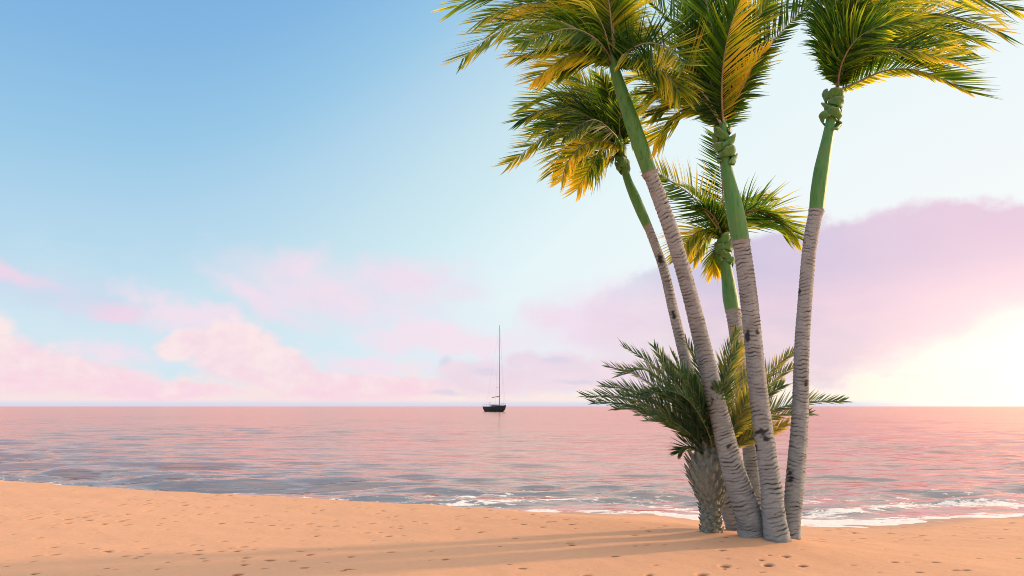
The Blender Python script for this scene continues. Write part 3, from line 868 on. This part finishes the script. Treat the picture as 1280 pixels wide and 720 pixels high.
# small back centre palm
T3 = palm('shortest straight palm hidden behind the centre trunk, drooping low crown', 11.1, 11.6,
    [(950, 662, 20), (944, 620, 19), (938, 560, 18), (930, 500, 17), (922, 430, 16.5), (916, 388, 17)],
    [(916, 389, 17.5), (913, 372, 18), (910, 350, 15), (907, 330, 13), (906, 312, 14), (906, 296, 12)],
    [(908, 332, 16), (906, 318, 17), (905, 305, 15), (905, 296, 12)],
    [
     ([(904, 296), (888, 273), (866, 246), (844, 230), (818, 213)], -.5, dict(solo=True, L=.52, wind=(-.25, 0, .25), droop=.1, tone=.40, a0=74, a1=40, up=(0, -1, .2), toneside=(.3, -.2), clump=.4)),
     ([(904, 298), (890, 287), (872, 290), (858, 304), (848, 322)], -.3, dict(L=.5, wind=(-.35, 0, -.2), droop=.4, tone=.52, up=(0, -.8, .6), clump=.5)),
     ([(905, 297), (904, 252), (901, 208), (894, 168)], -.2, dict(solo=True, L=.40, wind=(-.2, 0, .15), droop=.1, tone=.08, tip=.1, up=(0, -1, 0), n=54, a0=75, a1=50, sides=(.15, 1.1))),
     ([(907, 297), (926, 272), (952, 263), (976, 272), (996, 296)], -.2, dict(L=.56, wind=(.55, 0, .15), droop=.2, tone=.38, tip=.2, up=(0, -1, .3), clump=.5)),
     ([(904, 304), (897, 308), (892, 322), (892, 340)], .1, dict(L=.36, n=36, wind=(-.1, 0, -.4), droop=.5, tone=.55, clump=.4)),
     ([(907, 298), (922, 262), (940, 248), (965, 250)], .7, dict(L=.45, wind=(.5, 0, 0), droop=.3, tone=.3, clump=.4)),
     ([(904, 297), (890, 262), (872, 240), (852, 232)], .8, dict(L=.4, wind=(-.3, 0, .1), droop=.2, tone=.3, clump=.4)),
     ([(905, 300), (890, 292), (878, 305), (868, 325)], .6, dict(L=.4, wind=(-.3, 0, -.1), droop=.4, tone=.6)),
    ], [(937, 545, 3, 7)], 4)

# right palm
T4 = palm('right hand palm curving slightly right, pale trunk standing apart, wind blown crown', 9.95, 9.9,
    [(990, 670, 20), (990, 655, 19.5), (994, 601, 21), (1000, 521, 19), (1002, 440, 17), (1005, 390, 16.5), (1012, 310, 16), (1020.5, 263, 16.5)],
    [(1020.5, 264, 17), (1023, 240, 18.5), (1027, 212, 18), (1034, 175, 13.5), (1039, 150, 12), (1042, 130, 14), (1044, 112, 12)],
    [(1038, 158, 16), (1040, 142, 18), (1042, 128, 18), (1045, 112, 15)],
    [
     ([(1046, 114), (1072, 103), (1105, 89), (1140, 87), (1178, 99), (1212, 116)], -.4, dict(solo=True, L=.62, wind=(.42, 0, .1), droop=.12, tone=.24, tip=.25, up=(0, -1, .15), n=80, toneside=(.35, 0), clump=.3, sides=(.34, 1.25), a0=62, a1=20)),
     ([(1046, 112), (1056, 84), (1080, 62), (1112, 60), (1152, 66), (1200, 78)], -.7, dict(solo=True, L=.6, wind=(.45, 0, .1), droop=.12, tone=.40, up=(0, -1, .2), n=72, clump=.6, sides=(.55, 1.1), a1=22)),
     ([(1046, 110), (1064, 56), (1104, 26), (1158, 16), (1215, 26), (1250, 40)], .1, dict(L=.68, wind=(.7, 0, 0), droop=.25, tone=.40, up=(0, -.9, .4), n=76, clump=.6)),
     ([(1046, 110), (1058, 44), (1092, 2), (1140, -18), (1205, -10), (1268, 12)], -.4, dict(L=.7, wind=(.7, 0, -.1), droop=.3, tone=.46, up=(0, -.9, .4), n=76, clump=.6)),
     ([(1046, 108), (1050, 55), (1046, 5), (1034, -45)], -.2, dict(L=.6, wind=(.1, 0, -.1), droop=.4, tone=.08, tip=.1, up=(0, -1, 0), n=70)),
     ([(1046, 108), (1042, 50), (1028, 8), (1010, -14), (990, -16)], .4, dict(L=.5, wind=(-.2, 0, -.5), droop=.6, tone=.05, tip=.1, up=(0, -.4, .9), n=60)),
     ([(1046, 108), (1060, 40), (1084, -20), (1115, -60)], -.6, dict(L=.65, wind=(.5, 0, -.1), droop=.3, tone=.26, up=(0, -1, 0), n=70)),
     ([(1046, 112), (1060, 76), (1088, 46), (1130, 40), (1172, 50), (1210, 62)], .6, dict(L=.62, wind=(.7, 0, .05), droop=.2, tone=.28, up=(0, -1, .3), n=70, clump=.5)),
     ([(1046, 110), (1066, 50), (1100, 8), (1150, -4), (1210, 5), (1255, 26)], .9, dict(L=.65, wind=(.7, 0, 0), droop=.3, tone=.5, up=(0, -.9, .4), n=70, clump=.5)),
     ([(1046, 108), (1043, 75), (1036, 45), (1026, 25)], .3, dict(L=.3, wind=(-.1, 0, -.2), droop=.4, tone=.6, n=36)),
     ([(1046, 112), (1058, 92), (1084, 76), (1118, 72), (1160, 82), (1192, 100)], .8, dict(solo=True, L=.55, wind=(.6, 0, .2), droop=.15, tone=.24, up=(0, -1, .2), n=76, clump=.5, sides=(.5, 1))),
     ([(1046, 108), (1046, 60), (1052, 10), (1066, -40)], .8, dict(L=.6, wind=(.3, 0, -.1), droop=.4, tone=.2, n=70, up=(0, -1, 0))),
     ([(1046, 110), (1052, 80), (1068, 52), (1092, 36), (1120, 30)], -1.0, dict(L=.5, wind=(.5, 0, 0), droop=.25, tone=.2, up=(0, -1, .2), n=70)),
    ], [(1003, 302, 3, 5), (988, 596, 4, 9), (1008, 480, 3, 5), (1000, 365, 2.5, 4)], 5)

# ------------------------------------------------------------------ short date palm
def date_palm():
    Yb = 10.35
    base = at(889, 662, Yb)
    root = empty('date_palm', (base.x, base.y, ground_z(base.x, base.y)), 'short stout date palm with pineapple shaped trunk and dark feathery fronds', 'palm tree')
    bz = root.location.z - 0.12
    prof = [(663, 13.5), (640, 12), (628, 13), (612, 20), (595, 26), (580, 26), (568, 21), (560, 12)]
    zs = [at(889, p[0], Yb).z for p in prof]; rd = [p[1] / F * Yb for p in prof]
    zs[0] = bz
    B = Buf()
    k = 28
    cx, cy = base.x, base.y
    rings = []
    for z, r in zip(zs, rd):
        rings.append([B.vert((cx + (r * .9) * math.cos(2 * math.pi * j / k), cy + (r * .9) * math.sin(2 * math.pi * j / k), z)) for j in range(k)])
    for i in range(len(rings) - 1):
        for j in range(k):
            B.f.append((rings[i][j], rings[i][(j + 1) % k], rings[i + 1][(j + 1) % k], rings[i + 1][j])); B.m.append(0)
    B.f.append(tuple(rings[-1])); B.m.append(0)
    # spiral of old leaf bases
    rs = random.Random(4)
    ztop, N = zs[-1], 190
    for i in range(N):
        f = i / N
        z = bz + 0.02 + (ztop - bz - 0.02) * f
        a = i * 2.39996 + rs.uniform(-.06, .06)
        r = float(np.interp(z, zs, rd)) * .9
        out = Vector((math.cos(a), math.sin(a), 0)); sd = Vector((-math.sin(a), math.cos(a), 0))
        up_amt = 0.55 + 0.45 * sm(f, .3, .9)
        ln = (0.075 + 0.055 * sm(f, .25, .6)) * rs.uniform(.8, 1.25)
        wd = 0.068 * rs.uniform(.85, 1.15) * (1.0 if f > .3 else 1.2)
        d = (out * (0.62 + 0.10 * f) + Vector((0, 0, up_amt))).normalized()
        nrm = d.cross(sd).normalized()
        c = Vector((cx, cy, z)) + out * (r - .012)
        ids = []
        for q, (ff, ww, th) in enumerate(((0, 1.0, .020), (.45, .95, .018), (.85, .45, .012), (1.0, .12, .004))):
            p = c + d * ln * ff - out * 0.010 * ff * ff
            s2 = sd * wd * ww * .5
            ids.append([B.vert(p - s2, rs.random()), B.vert(p + nrm * th * -1.0, 0), B.vert(p + s2, 0), B.vert(p + nrm * th * .6, 0)])
        for q in range(3):
            for e in range(4):
                B.f.append((ids[q][e], ids[q][(e + 1) % 4], ids[q + 1][(e + 1) % 4], ids[q + 1][e])); B.m.append(0)
        B.f.append(tuple(ids[-1])); B.m.append(0)
        if f > .3 and rs.random() < .35:   # frayed fibre ends
            p0 = c + d * ln * .8
            B.tube([p0, p0 + (d + out * .4) * rs.uniform(.04, .09)], [.003, .001], 3, 0)
    B.build('trunk', M_HUSK, root, False)
    cz = at(889, 565, Yb)
    spec = [  # last value is tone: sunlight on the right-hand fronds painted as golden colour
     ([(888, 570), (850, 533), (810, 506), (770, 495), (732, 495)], -.35, .12),
     ([(888, 570), (852, 540), (815, 515), (778, 504), (742, 503)], .1, .10),
     ([(888, 570), (855, 530), (822, 502), (788, 487), (754, 482)], .3, .15),
     ([(888, 570), (862, 525), (830, 492), (795, 468), (761, 458)], -.1, .20),
     ([(888, 570), (864, 522), (838, 486), (808, 462), (775, 468)], .6, .20),
     ([(888, 570), (866, 520), (838, 476), (808, 450), (780, 433)], -.3, .22),
     ([(890, 570), (873, 520), (850, 480), (832, 455), (818, 434)], .4, .22),
     ([(890, 570), (876, 522), (860, 482), (848, 458), (840, 442)], -.8, .05),
     ([(892, 570), (886, 520), (876, 470), (868, 445), (858, 428)], -.2, .10),
     ([(892, 570), (882, 525), (866, 490), (850, 468), (838, 455)], -1.0, .05),
     ([(894, 570), (897, 520), (903, 470), (911, 440), (921, 414)], .2, .42),
     ([(895, 570), (900, 520), (908, 480), (920, 450), (928, 432)], .5, .60),
     ([(895, 570), (916, 550), (940, 528), (968, 512), (1008, 502), (1055, 501)], -.1, .38),
     ([(895, 570), (922, 524), (948, 482), (972, 456), (994, 438)], .5, .52),
     ([(895, 570), (920, 532), (950, 494), (974, 470), (996, 455)], .3, .52),
     ([(893, 572), (893, 530), (897, 500), (903, 484), (914, 478)], -1.0, .05),
     ([(895, 572), (920, 556), (942, 548), (962, 540), (984, 530)], .3, .75),
     ([(888, 572), (874, 562), (862, 558), (854, 560), (848, 566)], -.2, .08),
     ([(888, 572), (868, 548), (846, 530), (822, 520), (798, 518)], -.6, .08),
     ([(894, 572), (908, 530), (920, 495), (932, 470), (945, 452)], .8, .60),
     ([(893, 572), (887, 545), (870, 512), (852, 494), (828, 486)], -1.1, .06),
     ([(895, 572), (912, 545), (925, 520), (935, 500), (948, 490)], -.3, .55),
     ([(890, 572), (884, 535), (876, 500), (864, 475), (860, 455)], .9, .2),
     ([(890, 572), (878, 540), (858, 512), (836, 496), (810, 488)], .9, .18),
    ]
    jr = random.Random(77)
    for (pp, dz, tn) in list(spec)[::2]:
        ex, ey = jr.uniform(-7, 7), jr.uniform(-5, 8); k2 = jr.uniform(.74, .93)
        n_ = len(pp) - 1
        spec.append(([(pp[0][0] + (p[0] - pp[0][0]) * k2 + ex * q / n_, pp[0][1] + (p[1] - pp[0][1]) * k2 + ey * q / n_) for q, p in enumerate(pp)], .3 - dz, max(.02, tn - .15)))
    for i, (pp, dz, tn) in enumerate(spec):
        tn = tn if tn < .3 else tn - .10
        m = len(pp)
        W = [at(p[0], p[1], Yb - .05 + dz * (k_ / (m - 1)) ** .9) for k_, p in enumerate(pp)]
        make_frond(W, root, L=.31, n=66, w=.0165, up=(0, -.75, .7), roll=0, wind=(0, 0, .05), droop=.05, a0=52, a1=26, vlift=.45, tone=tn,
                   tvar=.20, tip=.34, t0=.14, r0=.011, seed=900 + i, lmat=M_DLEAF, rmat=M_RACHIS, nseg=3, clump=.15)
    BASES.append((base.x, base.y, .3))
date_palm()

make_beach()
make_sea()

# ------------------------------------------------------------------ sailing boat
def boat():
    D = 300.0
    c = at(619, 514, D)
    s = D / F                                # metres per photo pixel there
    root = empty('sailing_boat', (c.x, D, -0.02), 'dark hulled sailing boat with bare mast on the horizon', 'sailing boat')
    hull_m = mat_simple('dark_hull_paint', (0.008, 0.018, 0.016), 0.7)
    deck_m = mat_simple('teak_deck', (0.28, 0.17, 0.09), 0.7)
    cab_m = mat_simple('cabin_gelcoat', (0.10, 0.13, 0.12), 0.4)
    mast_m = mat_simple('mast_metal', (0.28, 0.23, 0.23), 0.4, .3)
    Lh, Bh = 13.0, 3.7
    yaw = R(-56)
    M = Matrix.Rotation(yaw, 4, 'Z')
    # the base of the boat faces right and away
    def w(x, y, z):
        v = M @ Vector((x, y, z))
        return Vector((c.x + v.x, D + v.y, v.z))
    B = Buf()
    ns, nk = 22, 11
    rows = []
    for i in range(ns):
        t = i / (ns - 1)
        x = -Lh / 2 + Lh * t
        half = Bh / 2 * (0.72 + 0.9 * t - 0.6 * t * t) if t < .4 else Bh / 2 * max(0.02, 1 - ((t - .4) / .6) ** 2.3) * .985
        sheer = 1.75 + 0.55 * (t - .35) ** 2 * 2 + .15 * t
        keel = -0.55 * math.sin(math.pi * min(1, t * .95 + .05)) + (0.9 * ((t - .85) / .15) ** 2 if t > .85 else 0)
        row = []
        for j in range(nk):
            u = j / (nk - 1) * 2 - 1
            a = abs(u)
            yy = math.copysign(half * min(1, (a ** .55)), u) if a > 0 else 0
            zz = keel + (sheer - keel) * a ** 1.8
            rake = (zz / sheer) * (1.1 * t - .35)       # overhanging bow and stern
            row.append(B.vert(w(x + rake, yy, zz)))
        rows.append(row)
    for i in range(ns - 1):
        for j in range(nk - 1):
            B.f.append((rows[i][j], rows[i + 1][j], rows[i + 1][j + 1], rows[i][j + 1])); B.m.append(0)
    B.f.append(tuple(rows[0])); B.m.append(0)
    B.build('hull', hull_m, root, True)
    d = Buf(); lft = []; rgt = []
    for i in range(ns):
        a = Vector(B.v[rows[i][0]]); b = Vector(B.v[rows[i][-1]])
        lft.append(d.vert(a + Vector((0, 0, -.06)))); rgt.append(d.vert(b + Vector((0, 0, -.06))))
    for i in range(ns - 1):
        d.f.append((lft[i], lft[i + 1], rgt[i + 1], rgt[i])); d.m.append(0)
    d.build('deck', deck_m, root)
    cb = Buf()
    R3 = Matrix.Rotation(yaw, 3, 'Z')
    cb.box(w(0.6, 0, 2.02), (2.3, 1.0, .28), R3)
    cb.box(w(0.2, 0, 2.38), (1.3, .8, .12), R3)
    cab = cb.build('cabin', cab_m, root)
    gm = mat_simple('dark_glass', (.02, .02, .03), .1)
    for q in (-1.2, 0, 1.2):
        for sgn in (-1, 1):
            wn = Buf()
            wn.box(w(.6 + q, sgn * 1.003, 2.08), (.4, .012, .1), R3)
            wn.build('cabin_window', gm, cab)
    top = 105 * s + .5
    ms = Buf(); mx = 2.9
    ms.tube([w(mx, 0, 1.7), w(mx, 0, top * .6), w(mx, 0, top)], [.13, .12, .08], 8)
    mast = ms.build('mast', mast_m, root, True)
    sp = Buf()
    z1 = 52 * s
    sp.tube([w(mx, -1.1, z1), w(mx, 1.1, z1)], .10, 5)
    sp.build('spreader', mast_m, mast)
    rd = Buf(); rd.tube([w(mx, 0, top * .0 + 34 * s - 2), w(mx + .6, 0, 34 * s - 2)], .2, 8); rd.build('radar', cab_m, mast)
    ms = Buf(); ms.tube([w(mx, 0, 5.6), w(mx - 5.0, 0, 5.2)], [.16, .14], 6); ms.build('boom', mast_m, root)
    rg = Buf()
    for (a, b) in (((6.6, 0, 2.2), (mx, 0, top)), ((-6.3, 0, 2.0), (mx, 0, top)), ((mx, -1.8, 1.9), (mx, -1.1, z1)), ((mx, 1.8, 1.9), (mx, 1.1, z1)), ((mx, -1.1, z1), (mx, 0, top)), ((mx, 1.1, z1), (mx, 0, top))):
        rg.tube([w(*a), w(*b)], .012, 3)
    rg.build('rigging', mast_m, root)
    rl = Buf()
    for i in range(1, ns - 1, 2):
        for e in (0, -1):
            p = Vector(B.v[rows[i][e]]); rl.tube([p, p + Vector((0, 0, .7))], .035, 4)
    for e in (0, -1):
        rl.tube([Vector(B.v[rows[i][e]]) + Vector((0, 0, .7)) for i in range(1, ns - 1)], .03, 4)
    rl.build('guard_rail', mast_m, root)
    wh = Buf()
    wh.tube([w(-3.6, 0, 1.8), w(-3.6, 0, 2.9)], .12, 6)
    ring = [w(-3.75, .5 * math.cos(a * math.pi / 8), 2.9 + .5 * math.sin(a * math.pi / 8)) for a in range(17)]
    wh.tube(ring, .04, 5)
    wh.build('steering_wheel', mast_m, root)
boat()

# ------------------------------------------------------------------ render settings
sc.view_settings.view_transform = 'Standard'
sc.view_settings.look = 'None'
sc.view_settings.exposure = 0
sc.view_settings.gamma = 1
sc.render.engine = 'CYCLES'
sc.cycles.max_bounces = 6
sc.cycles.transparent_max_bounces = 6
sc.cycles.use_denoising = True
sc.cycles.pixel_filter_type = 'BLACKMAN_HARRIS'
sc.cycles.filter_width = 0.95
